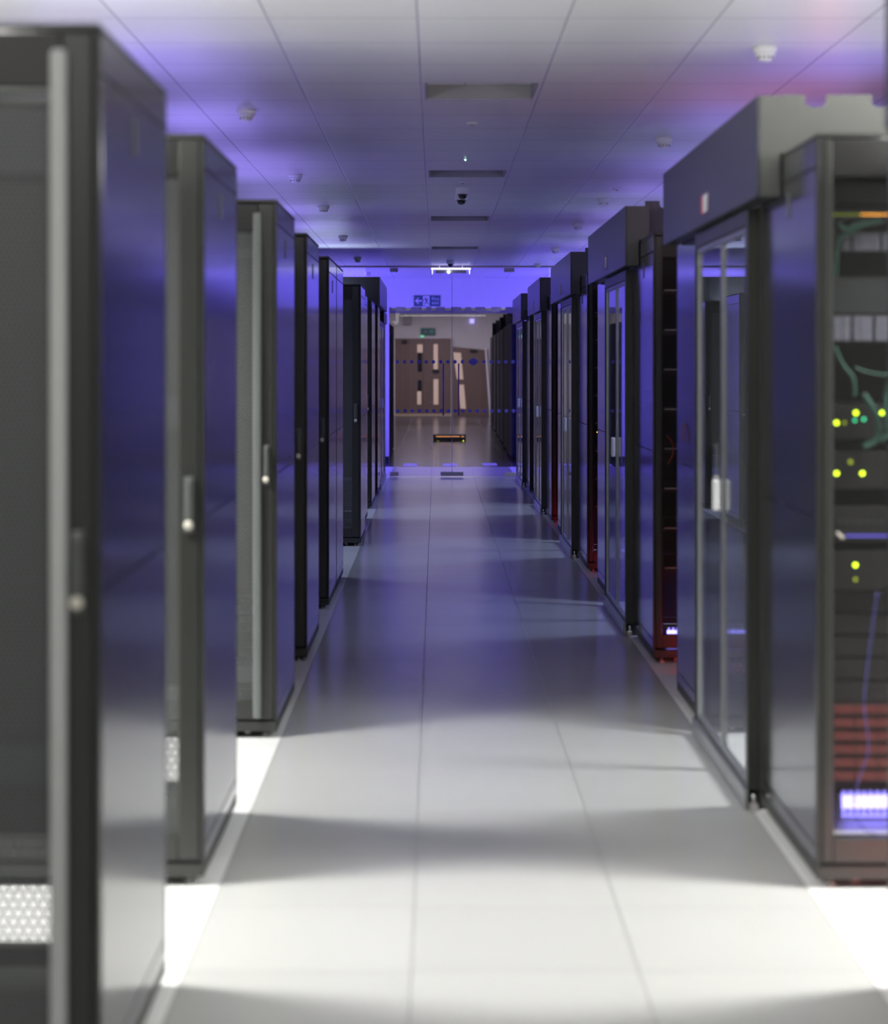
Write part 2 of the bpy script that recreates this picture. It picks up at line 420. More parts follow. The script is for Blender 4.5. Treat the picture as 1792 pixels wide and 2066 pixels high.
# on the forward black cabinet's face come from its slatted blanks
RIGHT_A = [5.84, 10.25, 14.75, 19.3, 23.8]
RIGHT_B = [3.9, 8.3, 12.85, 17.35, 21.85]
labA = ['nearest cabinet on the right, with yellow-green lights and a blue-white tube at its foot',
        'second light-filled cabinet on the right, red glow at its base beside a blue-white tube',
        'third mesh-fronted cabinet on the right, dark red front, tiny white light at its foot',
        'fourth mesh-fronted cabinet on the right, thin dark red sliver far down the aisle',
        'last mesh-fronted cabinet on the right, beside the far glass screen']
labB = ['cabinet at the very right edge of the frame, only a dark sliver showing',
        'navy-sided cabinet on the right between the first sliding doors and the red-lit gap',
        'violet-sided cabinet on the right past the second pair of sliding glass doors',
        'violet-sided cabinet on the right past the third pair of sliding glass doors',
        'thin violet-sided cabinet on the right past the fourth pair of sliding glass doors']
for i, d in enumerate(RIGHT_A):
    cabinet('server_cabinet', labA[i], 1, 1.03, .8, 2 if i < 3 else 1, (1.163, d, 0), 'mesh-fronted cabinets down the right of the aisle', 'right', None, closed=False)
for i, d in enumerate(RIGHT_B):
    cabinet('server_cabinet', labB[i], 1, .96 if i else 1.03, .8, 1, (1.163, d, 0), 'cabinets behind the sliding doors on the right', 'left', None, closed=True)

# the rows carry on away from the aisle: plain cabinets behind the end ones
def plain(L):
    b = MB().box(-.4, .4, .03, L-.03, .075, RT-.016, .004).box(-.4, .4, .002, L-.002, RT-.014, RT, .003).box(-.4, .4, .004, L-.004, .028, .072, .004)
    b.box(-.38, .38, .0, .03, .08, RT-.018, .006).box(-.38, .38, L-.03, L, .08, RT-.018, .006)
    for a in (-.35, .35):
        for yy in (.05, L-.05): b.lathe([(.018, 0), (.018, .006), (.007, .008), (.007, .03)], (a, yy, 0), 10)
    return b
pl = plain(1.0).build('server_cabinet', M['char'])
tag(pl, 'plain charcoal cabinet further along a left-hand row, behind the end cabinet', 'cabinet', 'cabinets further along the left rows')
first = True
for (d, L, x, lab) in LEFT:
    for k in (1, 2, ):
        o = pl if first else pl.copy()
        if not first: COL.objects.link(o)
        first = False
        o.location = (x - .002*k - .8*k - .4, d, 0); o.scale = (1, min(1.0, L), 1)
pr = pl.copy(); COL.objects.link(pr); pr['label'] = 'plain charcoal cabinet further along a right-hand row, behind the end cabinet'; pr['group'] = 'cabinets further along the right rows'
first = True
for d in RIGHT_A + RIGHT_B:
    for k in (1, 2):
        o = pr if first else pr.copy()
        if not first: COL.objects.link(o)
        first = False
        o.location = (1.163 + .8*k + .4 + .002*k, d, 0); o.scale = (1, .95, 1)

# ------------------------------------------------------------------ equipment seen in the cabinets
def unit(name, label, cat, x0, x1, y0, y1, z0, z1, m, group=None):
    t = thing(name, label, cat, ((x0+x1)/2, y0, z0), group)
    w = (x1-x0)/2
    MB().box(-w, w, .004, y1-y0, .001, z1-z0-.001, .002).build('chassis', M['server'], t)
    MB().box(-w, w, 0, .004, .0, z1-z0, .0015).build('face_plate', m, t)
    return t
def lx(t, px, d): return X(px, d) - t.location.x
def lz(t, py, d): return Z(py, d) - t.location.z
def led(t, px, py, d, r, m, name='indicator_light'):
    k = MB().lathe([(r*.7, -.004), (r, -.002), (r, .0)], (lx(t,px,d), -.0005, lz(t,py,d)), 12, 'Y'); k.build(name, m, t)
E0, E1 = 1.233, 1.89
EY, EB = 5.98, 6.70
GR = 'equipment in the nearest right-hand cabinet'
def zz(py): return Z(py, EY)
u = unit('network_switch', 'switch with a row of amber and green lights, topmost in the nearest right cabinet', 'network switch', E0, E1, EY, EB, zz(446), zz(422), M['server'], GR)
for k in range(18):
    px = 1684 + k*6.2; led(u, px, 433, EY, .0022, M['led_yel_dim'] if k < 9 else M['led_amb'])
def patch(label, y0, y1, segs):
    t = thing('patch_panel', label, 'patch panel', ((E0+E1)/2, EY, Z(y1, EY)), GR)
    w = (E1-E0)/2; h = Z(y0, EY) - Z(y1, EY)
    MB().box(-w, w, .004, .10, 0, h, .002).build('backing', M['server'], t)
    for a, b in segs:
        mb = MB(); xa, xb = X(a, EY)-t.location.x, X(b, EY)-t.location.x
        n = max(2, int((xb-xa)/.018)); sw = (xb-xa)/n
        for q in range(n): mb.box(xa+q*sw+.001, xa+(q+1)*sw-.001, -.004-.002*(q%2), .004, .004, h-.004, .001)
        mb.build('port_block', M['patch_white'], t)
patch('pale patch panel just under the amber-lit switch in the nearest right cabinet', 468, 508, [(1700,1716),(1722,1775),(1780,1850),(1856,1950)])
unit('server', 'dark grey server between the two pale patch panels, nearest right cabinet', 'server', E0, E1, EY+.01, EB, zz(632), zz(560), M['server_lt'], GR)
patch('taller pale patch panel above the green cable loops, nearest right cabinet', 636, 690, [(1682,1716),(1722,1760),(1766,1840),(1850,1950)])
u = unit('server', 'server with two yellow-green lights over two green ones, nearest right cabinet', 'server', E0, E1, EY, EB, zz(885), zz(815), M['server'], GR)
for px, py, m in ((1688,853,'led_yel'),(1727,833,'led_yel'),(1780,833,'led_yel'),(1743,846,'led_grn'),(1725,848,'led_grn'),(1704,853,'led_yel_dim')):
    led(u, px, py, EY, .0062 if m=='led_yel' else .0045, M[m])
u = unit('server', 'server with a low pair of yellow-green lights, nearest right cabinet', 'server', E0, E1, EY, EB, zz(985), zz(912), M['server'], GR)
for px, py, m in ((1688,955,'led_yel'),(1740,955,'led_yel'),(1716,932,'led_yel_dim')): led(u, px, py, EY, .0062, M[m])
u = unit('network_switch', 'switch with a blue-lit strip and a row of dull ports, nearest right cabinet', 'network switch', E0, E1, EY, EB, zz(1092), zz(1022), M['server'], GR)
mb = MB()
for k in range(16):
    x = X(1692+k*14, EY)-u.location.x; mb.box(x, x+.011, -.003, .001, .05, .068, .001)
mb.build('port_row', M['server_lt'], u)
MB().box(X(1706,EY)-u.location.x, X(1880,EY)-u.location.x, -.002, .001, lz(u,1083,EY), lz(u,1079,EY)).build('light_strip', em('dim_blue_strip', (.12,.1,.6), .9), u)
k = MB(); k.tube([(X(1686,EY)-u.location.x, -.01, lz(u,1074,EY)), (X(1700,EY)-u.location.x, -.012, lz(u,1086,EY))], .006); k.build('plug', M['lock'], u)
u = unit('server', 'server with a single yellow-green light at waist height, nearest right cabinet', 'server', E0, E1, EY, EB, zz(1190), zz(1112), M['server'], GR)
led(u, 1726, 1140, EY, .0062, M['led_yel']); led(u, 1726, 1169, EY, .005, M['led_yel_dim'])
for i in range(6):
    z0, z1 = zz(1580-i*27), zz(1558-i*27)
    t = thing('drive_shelf', ['lowest','second lowest','third from bottom','third from top','second from top','topmost'][i]+' of the red-lit drive shelves in the nearest right cabinet', 'drive shelf', ((E0+E1)/2, EY+.02, z0), 'red-lit drive shelves, nearest right cabinet')
    w = (E1-E0)/2
    MB().box(-w, w, .006, .65, .0, z1-z0, .002).build('chassis', M['server'], t)
    mb = MB()
    for q in range(9): mb.box(-w+.012+q*.070, -w+.078+q*.070, 0, .006, .004, z1-z0-.004, .0015)
    mb.build('drive_caddy_row', M['red_slat'], t)
for i in range(5):
    z0, z1 = zz(1419-i*46), zz(1380-i*46)
    unit('server', ['dark server just above the red-lit drive shelves','second dark server above the red-lit drive shelves','third dark server above the red-lit drive shelves','fourth dark server above the red-lit drive shelves','fifth dark server above the red-lit drive shelves'][i], 'server', E0, E1, EY+.03, EB, z0, z1, M['server'], GR)
u = unit('server', 'dark blank-faced server at the very top of the nearest right cabinet', 'server', E0, E1, EY-.0, EB, zz(408), zz(338), M['server'], GR)
# tube lamps and ribbed trays at cabinet feet
def tube_lamp(label, x0, x1, y, z, r):
    t = thing('tube_light', label, 'light', ((x0+x1)/2, y, z), 'blue-white tubes at the feet of the right cabinets')
    w = (x1-x0)/2
    k = MB().lathe([(r*.8, -w+.012), (r, -w+.014), (r, w-.014), (r*.8, w-.012)], (0,0,0), 16, 'X'); k.build('tube', M['tube'], t)
    e = MB().box(-w, -w+.012, -.02, .02, -.045, .02, .003).box(w-.012, w, -.02, .02, -.045, .02, .003).box(-w, w, -.02, .02, -.052, -.045, .002)
    e.build('holder', M['white'], t)
    n = 24; rb = MB()
    for q in range(n):
        xx = -w+.02+(2*w-.04)*q/n; rb.box(xx, xx+(2*w-.04)/n*.55, .022, .026, -.045, .03)
    rb.build('ribbed_reflector', M['white'], t)
    return t
tube_lamp('large glowing blue-white tube at the foot of the nearest right-hand cabinet', X(1690,6.2), 1.86, 6.2, .185, .020)
tube_lamp('short glowing blue-white tube at the foot of the second right-hand cabinet', X(1341,10.5), 1.86, 10.5, .125, .018)
tube_lamp('tiny white glowing tube at the foot of the third right-hand cabinet', X(1203,15.0), 1.86, 15.0, .132, .016)
# tray under tube
tag(MB().box(E0, 1.90, 6.02, 6.6, .122, .128).build('shelf', M['white']), 'violet-lit shelf under the large blue-white tube', 'shelf')
# cables
def cable(label, pts, r, m, cat='cable', name='cable', group=None):
    # smooth with catmull-rom
    P = [Vector(p) for p in pts]; out = []
    for i in range(len(P)-1):
        p0, p1, p2, p3 = P[max(i-1,0)], P[i], P[i+1], P[min(i+2,len(P)-1)]
        for k in range(8):
            t = k/8; out.append(.5*((2*p1)+(-p0+p2)*t+(2*p0-5*p1+4*p2-p3)*t*t+(-p0+3*p1-3*p2+p3)*t**3))
    out.append(P[-1])
    return tag(MB().tube(out, r).build(name, m), label, cat, group)
def pp(px, py, d): return (X(px,d), d, Z(py,d))
CY = EY-.035
GC = 'green cables in the nearest right cabinet'
cable('thick green cable bundle hanging left under the amber lights', [pp(1750,446,CY), pp(1720,470,CY), pp(1695,480,CY), pp(1688,520,CY), pp(1686,560,CY)], .006, M['cable_green'], group=GC)
cable('green cable sweeping from the amber-lit switch to its left', [pp(1780,446,CY-.01), pp(1740,452,CY-.01), pp(1705,462,CY-.01), pp(1690,450,CY-.01)], .008, M['cable_green'], group=GC)
cable('green cable dropping below the taller patch panel', [pp(1684,700,CY), pp(1700,735,CY), pp(1722,765,CY), pp(1724,800,CY)], .006, M['cable_green'], group=GC)
cable('big green cable loop beside the four bright lights', [pp(1742,795,CY), pp(1765,830,CY), pp(1774,865,CY), pp(1765,890,CY), pp(1742,902,CY)], .009, M['cable_green'], group=GC)
cable('green cable at the frame edge right of the four bright lights', [pp(1795,760,CY-.01), pp(1786,810,CY-.01), pp(1790,870,CY-.01), pp(1778,890,CY-.01)], .007, M['cable_green'], group=GC)
cable('short green cable crossing under the taller patch panel', [pp(1725,742,CY), pp(1755,752,CY), pp(1800,758,CY)], .004, M['cable_green'], group=GC)
cable('long thin blue cable hanging down to the large tube', [pp(1770,1195,CY), pp(1752,1330,CY), pp(1744,1420,CY), pp(1752,1510,CY), pp(1732,1575,CY), pp(1722,1620,CY)], .0022, M['cable_blue'])
cable('thin dark cable curving over the large tube', [pp(1724,1600,CY), pp(1728,1650,CY), pp(1755,1680,CY), pp(1800,1686,CY)], .0016, M['cable_blue'])
cable('red cable loop beside the fourth shelf rails in the second right cabinet', [(X(1345,10.35),10.35,Z(878,10.35)), (X(1356,10.35),10.35,Z(893,10.35)), (X(1358,10.35),10.35,Z(915,10.35)), (X(1348,10.35),10.35,Z(936,10.35))], .0035, M['cable_red'])
cable('short red cable hanging on the navy side beside the first sliding doors', [(1.160, 8.95, Z(855,8.95)), (1.150, 8.93, Z(875,8.93)), (1.155, 8.92, Z(893,8.92))], .004, mat('dull_red_cable', (.16,.05,.04), .5))

# second and later right cabinets: shelves with light edges and red-lit fronts
for ci, d0 in enumerate(RIGHT_A[1:]):
    ordn = ['second','third','fourth','last'][ci]
    n = 9 if ci < 2 else 5
    for i in range(n):
        z0 = 2.12 - i*.215*(9/n)
        t = thing('rack_shelf', f'{["topmost","second highest","third highest","fourth highest","middle","fourth lowest","third lowest","second lowest","lowest"][i] if n==9 else ["topmost","upper","middle","lower","lowest"][i]} thin-edged shelf in the {ordn} right-hand cabinet', 'shelf', (1.563, d0+.13, z0), f'shelves in the {ordn} right-hand cabinet')
        MB().box(-.325, .325, .004, .7, .078, .10, .002).build('tray', M['server'], t)
        MB().box(-.325, .325, 0, .004, .094, .099).build('edge_strip', M['white'], t)
t = unit('network_switch', 'small switch with two amber lights in the third right-hand cabinet', 'network switch', 1.24, 1.88, 14.85, 14.875, 1.02, 1.06, M['server'])
for px in (1205, 1209): led(t, px, 872, 14.85, .004, M['led_amb'])

# equipment in the left cabinets
def eqL(i, items):
    d, L, x, lab = LEFT[i]
    ordn = ['nearest','second','third','fourth','fifth'][i]
    for j, (z0, z1, m, what) in enumerate(items):
        unit('server', f'{what} in the {ordn} left cabinet', 'server', x-.735, x-.075, d+.06, d+.098, z0, z1, m, f'equipment in the {ordn} left cabinet')
eqL(0, [(2.0,2.14,M['server_lt'],'grey unit behind the top of the mesh door'), (.72,.80,M['server_lt'],'low grey unit behind the mesh')])
eqL(1, [(1.40,1.50,M['server_lt'],'grey-blue unit at eye level behind the mesh')])
eqL(2, [(2.06,2.10,M['server_lt'],'pale-edged unit near the top'), (.23,.30,M['server_lt'],'greyish unit near the bottom'), (.125,.145,M['server_lt'],'thin grey unit at the bottom')])

# ------------------------------------------------------------------ cold aisle containment on the right
HN = [1.95, 6.45, 10.95, 15.40, 19.95, 24.40]
DN = [6.88, 11.30, 15.80, 20.35, 24.85]
ords = ['', 'nearest', 'second', 'third', 'fourth', 'farthest']
HX0 = 1.08
def header(d, L, label, x0=HX0, sgn=1, z0=2.165, z1=2.505, w=.14, logo=True, mats=None, name='door_header', grp='overhead boxes above the sliding doors'):
    t = thing(name, label, 'overhead box', (x0, d, z0), grp)
    h = z1-z0
    mb = MB(); mb.box(0, sgn*.012, 0, L, 0, h, .003); mb.build('front_panel', M['header'], t)
    hs = RT+.006-z0; wn = .078 if w < .2 else w
    out = [(sgn*.0125, 0), (sgn*wn, 0), (sgn*wn, hs), (sgn*w, hs), (sgn*w, h), (sgn*.0125, h)] if w < .2 else [(sgn*.0125, 0), (sgn*w, 0), (sgn*w, h), (sgn*.0125, h)]
    for ya in (0, L-.01): MB().prism(out, ya, ya+.010).build('end_cap', (mats or M['header_end']), t)
    inn = [(x*.985, .004 if z == 0 else (z-.004 if z == h else z+.0015)) for x, z in out]
    MB().prism(inn, .0105, L-.0105).build('housing', M['door_frame'], t)
    if logo:
        yb = L*.49; 
        mb = MB(); mb.box(-.002, -.0003, yb-.16, yb+.06, .035, .125, .0008); o = mb.build('logo_plate', mat('logo_ground', (.16,.10,.16), .4), t)
        m2 = MB(); m2.box(-.0036, -.0021, yb-.10, yb-.02, .045, .115); m2.box(-.0036, -.0021, yb-.145, yb-.10, .095, .115); m2.box(-.0036,-.0021, yb-.145, yb-.12, .045, .095)
        m2.build('logo_white_mark', M['logo_white'], o)
        m3 = MB(); m3.box(-.0036, -.0021, yb-.01, yb+.05, .045, .115); m3.build('logo_red_mark', M['logo_red'], o)
    return t
for i, d in enumerate(HN):
    header(d, 2.66, 'overhead box cut off at the top right corner of the frame' if i == 0 else f'{ords[i]} navy overhead box above the sliding glass doors on the right, with a small logo', logo=i > 0)

def sliding_door(d0, d1, label, x=1.118, sgn=1):
    t = thing('sliding_door', label, 'door', (x, d0, 0), 'paired sliding glass doors on the right')
    L = d1-d0; top = 2.16
    f = MB()
    f.box(0, sgn*.07, 0, .05, .0, top, .002); f.box(0, sgn*.04, L-.03, L, .03, top, .003)
    f.build('post', M['door_frame'], t)
    MB().box(-sgn*.012, sgn*.042, -.0, L, .0, .075, .004).build('bottom_track', M['alu'], t)
    MB().box(0, sgn*.04, .05, L-.03, top-.06, top, .003).build('top_rail', M['door_frame'], t)
    mid = .05+(L-.08)*.47
    for k, (a, b) in enumerate(((.052, mid), (mid+.001, L-.032))):
        dr = MB(); xx0, xx1 = sgn*.006, sgn*.028
        dr.box(xx0, xx1, a, a+.022, .08, top-.062, .002); dr.box(xx0, xx1, b-.022, b, .08, top-.062, .002)
        dr.box(xx0, xx1, a+.022, b-.022, .08, .10, .002); dr.box(xx0, xx1, a+.022, b-.022, top-.085, top-.062, .002)
        o = dr.build('door_leaf', M['alu'], t)
        g = MB(); g.box(sgn*.014, sgn*.018, a+.022, b-.022, .10, top-.085); g.build('glass_pane', M['glass'], o)
        if k == 1:
            h = MB(); h.box(-.018, -.002+.008, a+.05, a+.085, 1.02, 1.14, .006); h.build('handle', M['white'], o)
    # levelling block at the foot
    b = MB(); b.box(sgn*.005, sgn*.035, -.035, -.002, .0, .03, .004); b.lathe([(.006,.03),(.006,.06)], (sgn*.02, -.018, 0), 10); b.build('floor_fixing', M['chrome'], t)
    return t
for i, d in enumerate(DN):
    sliding_door(d, d + (1.40 if i < 4 else 1.9), f'{ords[i+1]} pair of sliding glass doors on the right, reflecting violet')

# corner posts of the containment beside each door (black uprights)
for i, d in enumerate(DN):
    pass

# castellated baffles standing on top of the right rows
def baffle(x0, x1, y, z0, z1, notches, label, group=None, th=.006):
    pts = [(x0, z0), (x1, z0), (x1, z1)]
    for c, w, dep in sorted(notches, key=lambda n: -n[0]):
        r = w/2
        pts.append((c+r, z1)); pts.append((c+r, z1-dep+r*.6))
        for k in range(1, 6):
            a = PI*k/6; pts.append((c+r*math.cos(a), z1-dep+r*.6-r*.6*math.sin(a)))
        pts.append((c-r, z1-dep+r*.6)); pts.append((c-r, z1))
    pts.append((x0, z1))
    return tag(MB().prism(pts, y, y+th).build('baffle_panel', M['baffle']), label, 'panel', group)
ordn = ['nearest','second','third','fourth','farthest']
for i, d in enumerate(RIGHT_A):
    y = d+.95
    n = [(1.345,.075,.045),(1.575,.06,.045),(1.74,.12,.05),(1.95,.08,.05),(2.2,.1,.05),(2.5,.1,.05)]
    baffle(1.222, 2.75, y, RT+.002, 2.555, n, f'{ordn[i]} grey notched baffle panel standing on top of the right-hand cabinets', 'notched baffles on top of the right cabinets')

# left containment near the far end
tL = thing('overhead_box', 'large black overhead box on the left near the far glass screen', 'overhead box', (-.668, 22.8, 2.31))
MB().box(0, -.012, 0, 3.3, 0, .33, .003).build('side_panel', M['header'], tL)
MB().box(-.0125, -1.4, 0, 3.3, 0, .33, .003).build('housing', M['black'], tL)
header(25.45, 1.5, 'small black overhead box on the left beneath the large one', -.69, -1, 2.16, 2.305, .4, False, M['black'], 'door_header', 'left overhead boxes')
sliding_door(24.4, 26.9, 'sliding glass door on the left beside the far screen', -.712, -1)['group'] = 'left sliding door'

# ------------------------------------------------------------------ far glass screen
def T(px, d=GL): return X(px, d)
gs = thing('glass_screen', 'full-height frameless glass screen with double doors closing the far end of the aisle', 'glass screen', (0, GL, 0))
joint = T(912)
for a, b in ((-1.0, joint-.003), (joint+.003, 1.6)):
    MB().box(a, b, -.006, .006, .012, CEIL-.024).build('glass_pane', M['glass_end'], gs)
MB().box(joint-.0028, joint+.0028, -.007, .007, .012, CEIL-.03).build('joint_strip', M['dot'], gs)
for px0, px1, y0, y1 in ((780,803,541,549),(1017,1038,541,549),(787,804,952,960),(889,935,952,960),(1018,1040,953,961)):
    MB().box(max(T(px0), T(787)), min(T(px1),1.14), -.02, .02, max(.004, Z(y1,GL)), Z(y0,GL), .004).build('patch_fitting', M['patch'], gs)
for row, py in enumerate((730, 829)):
    for k in range(18):
        px = 787 + k*14.6 - (0 if row == 0 else -1)
        if row == 0 and 940 < px < 970: continue
        if T(px)+.03 > 1.14 or T(px)-.03 < T(787): continue
        MB().lathe([(.025, -.0015), (.026, 0)], (T(px), -.0066, Z(py,GL)), 16, 'Y').build('marker_dot', M['dot'], gs)
z0 = Z(730, GL); cx = T(955)
m = MB().prism([(cx-.075,z0),(cx-.04,z0+.035),(cx-.02,z0+.05),(cx+.02,z0+.05),(cx+.04,z0+.035),(cx+.075,z0),(cx+.04,z0-.03),(cx+.02,z0-.048),(cx-.02,z0-.048),(cx-.04,z0-.03)], -.0085, -.0065)
m.build('marker_emblem', M['dot'], gs)
for px in (894.5, 925.5):
    p = MB(); x = T(px); p.tube([(x, -.045, Z(838,GL)), (x, -.045, Z(733,GL))], .011, 10)
    for py in (750, 822): p.tube([(x, -.045, Z(py,GL)), (x, -.006, Z(py,GL))], .007, 8)
    p.build('pull_handle', M['pull'], gs)
for py in (684, 731, 757, 791, 812, 904):
    MB().lathe([(.008,-.004),(.009,-.001),(.009,0)], (T(870), -.0066, Z(py,GL)), 10, 'Y').build('fixing_stud', M['chrome'], gs)

# glowing strip added for a light reflection along the ceiling edge
bt = thing('batten_light', 'glowing white batten light at ceiling level in front of the far glass screen', 'light', (T(910,26.9), 26.9, 2.94))
w = (T(950,26.9)-T(870,26.9))/2
MB().box(-w, w, -.03, .03, -.008, .012, .004).build('lit_tube', M['lamp_lit'], bt)
MB().box(-w*.78, w*.78, -.02, .02, -.06, -.015, .004).build('gear_tray', M['grey_plastic'], bt)
MB().box(-w+.012, -w+.022, -.01, .01, -.075, -.014).box(w-.022, w-.012, -.01, .01, -.075, -.014).build('end_bracket', M['lamp_lit'], bt)
MB().box(-w*.6, -w*.55, -.008, .008, .014, .0545).box(w*.55, w*.6, -.008, .008, .014, .0545).build('hanger', M['white'], bt)
k = MB().lathe([(.004,-.02),(.016,-.012),(.019,0),(.016,.012),(.004,.02)], (T(905.5,26.9)-bt.location.x, -.03, Z(549,26.9)-2.94), 14); k.build('pilot_lamp', M['lamp_pt'], bt)

# ------------------------------------------------------------------ signs
def text_mesh(s, size, m, parent, loc, name='lettering'):
    c = bpy.data.curves.new('t', 'FONT'); c.body = s; c.size = size; c.extrude = .001; c.align_x = 'CENTER'; c.align_y = 'CENTER'; c.space_line = .85
    o = bpy.data.objects.new('t', c); COL.objects.link(o)
    bpy.context.view_layer.update()
    me = bpy.data.meshes.new_from_object(o.evaluated_get(bpy.context.evaluated_depsgraph_get()))
    bpy.data.objects.remove(o); bpy.data.curves.remove(c)
    me.materials.clear(); me.materials.append(m)
    n = bpy.data.objects.new(name, me); COL.objects.link(n); n.parent = parent
    n.location = loc; n.rotation_euler = (PI/2, 0, 0); return n
def exit_sign(label, d, px0, px1, py0, py1, ground, fig, words):
    x0, x1 = X(px0,d), X(px1,d); z0, z1 = Z(py1,d), Z(py0,d)
    w, h = (x1-x0), (z1-z0)
    t = thing('exit_sign', label, 'sign', ((x0+x1)/2, d, z0))
    mb = MB(); mb.box(-w/2, w/2, 0, .012, 0, h, .002); mb.build('plate', ground, t)
    # arrow
    a = -w/2 + w*.17; zc = h/2; s = h*.32
    MB().prism([(a-s, zc), (a-.1*s, zc+s*.9), (a+.2*s, zc+s*.9), (a-.3*s, zc+.22*s), (a+s, zc+.22*s), (a+s, zc-.22*s), (a-.3*s, zc-.22*s), (a+.2*s, zc-s*.9), (a-.1*s, zc-s*.9)], -.003, -.0005).build('arrow', fig, t)
    # doorway with running figure
    p0, p1 = -w*.16, w*.09
    o = MB().box(p0, p1, -.0012, -.0004, h*.04, h*.96).build('doorway', fig, t)
    g = MB(); u_ = h; c = (p0+p1)/2
    g.lathe([(.055*u_, -.0012), (.055*u_, 0)], (c-.10*u_, -.002, .80*u_), 14, 'Y')
    def limb(ax, az, bx_, bz, r):
        v = Vector((bx_-ax, bz-az)); n = Vector((-v.y, v.x)).normalized()*r
        g.prism([((ax+n.x)*u_+c, (az+n.y)*u_), ((bx_+n.x)*u_+c, (bz+n.y)*u_), ((bx_-n.x)*u_+c, (bz-n.y)*u_), ((ax-n.x)*u_+c, (az-n.y)*u_)], -.0032, -.0014)
    limb(-.06,.72, .06,.42, .06); limb(-.05,.68, -.22,.56, .03); limb(-.22,.56,-.24,.44,.028); limb(-.04,.70,.12,.66,.03); limb(.12,.66,.2,.54,.028)
    limb(.06,.44,-.10,.32,.04); limb(-.10,.32,-.14,.10,.035); limb(.06,.42,.14,.24,.04); limb(.14,.24,.28,.22,.035)
    g.build('running_figure', ground, o)
    text_mesh(words, h*.43, fig, t, (w*.31, -.0015, h*.5))
    return t
es = exit_sign('grey-green fire exit sign with left arrow and running figure high on the violet end wall', PW-.014, 835.5, 888.5, 596, 618, M['sign_grey'], M['sign_white'], 'Fire\nexit')
# castellated plate across the opening (edge of the bulkhead)
n = []
for px, wpx in ((794,9),(824,13),(855.5,9),(875,9),(904,13),(934.5,9),(955,9),(986,13),(1016,9)):
    n.append((X(px,PW-.02), wpx*PW/F, .055))
baffle(X(787,PW)-.005, OX1, PW-.0062, 2.43, 2.530, n, 'notched grey-brown lintel strip spanning the far opening below the violet wall')
# floor band, and pale plates added as bright light marks, between glass and opening
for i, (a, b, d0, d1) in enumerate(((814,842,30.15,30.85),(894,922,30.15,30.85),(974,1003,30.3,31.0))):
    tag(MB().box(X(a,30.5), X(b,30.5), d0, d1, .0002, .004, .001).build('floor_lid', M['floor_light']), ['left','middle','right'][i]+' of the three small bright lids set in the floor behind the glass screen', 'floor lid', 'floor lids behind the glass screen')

# ------------------------------------------------------------------ mirror image in the glass, built as a hall: doors, signs, cabinets
D = 59.9
def Hx(px): return X(px, D)
def Hz(py): return Z(py, D)
def hall_door(label, leaves, arch=None):
    t = thing('wooden_door', label, 'door', (0, D, 0))
    return t
dd = thing('double_door', 'brown wooden double doors with narrow lit vision panels, seen through the glass screen', 'door', (Hx(853), D-.08, 0))
bx0 = Hx(853)
def leaf(px0, px1, panels, par):
    o = MB().box(Hx(px0)-bx0, Hx(px1)-bx0, 0, .06, .02, Hz(683), .004).build('door_leaf', M['wood'], par)
    for a, b, c, e, m in panels:
        MB().box(Hx(a)-bx0, Hx(b)-bx0, -.01, .001, Hz(e), Hz(c)).build('vision_panel', m, o)
    return o
leaf(797, 853.7, [(842,853,695,711.5,M['vision']),(843,851.5,712,750,M['vision_dark']),(843,851,767,789,M['vision_dark']),(842,850,789.5,816,M['vision'])], dd)
lf = leaf(854.3, 910.5, [(875,883.5,694.5,747,M['vision']),(875,884.5,765,816,M['vision'])], dd)
MB().box(Hx(873)-bx0, Hx(886)-bx0, -.05, -.011, Hz(752), Hz(745), .01).build('door_handle', M['black'], lf)
MB().box(Hx(812)-bx0, Hx(822)-bx0, -.12, -.001, Hz(692), Hz(686), .01).build('door_closer', M['black'], dd)
for a, b in ((797,842),(877,925)):
    for py in (709.5, 721, 793.5):
        pass
mb = MB().box(Hx(794.5)-bx0, Hx(797)-bx0, -.02, .08, 0, Hz(680.5)).box(Hx(910.6)-bx0, Hx(912.5)-bx0, -.02, .08, 0, Hz(680.5)).box(Hx(797)-bx0, Hx(910.6)-bx0, -.02, .08, Hz(682.8), Hz(680.5))
mb.build('door_frame', M['hall_wall'], dd)
MB().box(Hx(797)-bx0, Hx(910.5)-bx0, -.04, -.0, 0.0, .05).build('threshold', mat('pale_threshold', (.6,.5,.32), .5), dd)
sd = thing('wooden_door', 'single brown wooden door leaning off-square right of the double doors, slanting lit panels', 'door', (Hx(946), D-.08, 0))
sx = Hx(946)
def P(*pts): return [(Hx(a)-sx, Hz(b)) for a, b in pts]
sl = MB().prism(P((913.5,838),(988,842),(978,706),(913.5,699.5)), 0, .06).build('door_leaf', M['wood'], sd)
MB().prism(P((922,765),(935,765.5),(930,712),(914.5,711)), -.012, .001).build('vision_panel', M['vision'], sl)
MB().prism(P((929,824),(940,825),(936,776),(925,776)), -.012, .001).build('vision_panel', M['vision'], sl)
MB().prism(P((988,843),(992,843),(981,700),(978,704)), -.03, .07).build('door_frame', M['white'], sd)
MB().box(Hx(948)-sx, Hx(962)-sx, -.1, -.001, Hz(710), Hz(705), .01).build('door_closer', M['black'], sd)
t = thing('exit_sign', 'small green sign on the pale wall above the wooden double doors', 'sign', (Hx(864), D-.02, Hz(675.5)))
w = Hx(878.5)-Hx(849.5); h = Hz(662)-Hz(675.5)
MB().box(-w/2, w/2, 0, .02, 0, h, .003).build('plate', M['sign_green'], t)
MB().prism([(-w*.3,h*.5),(-w*.18,h*.8),(-w*.18,h*.6),(-w*.06,h*.6),(-w*.06,h*.4),(-w*.18,h*.4),(-w*.18,h*.2)], -.004, -.0005).build('arrow', mat('sign_mauve', (.3,.2,.32), .5), t)
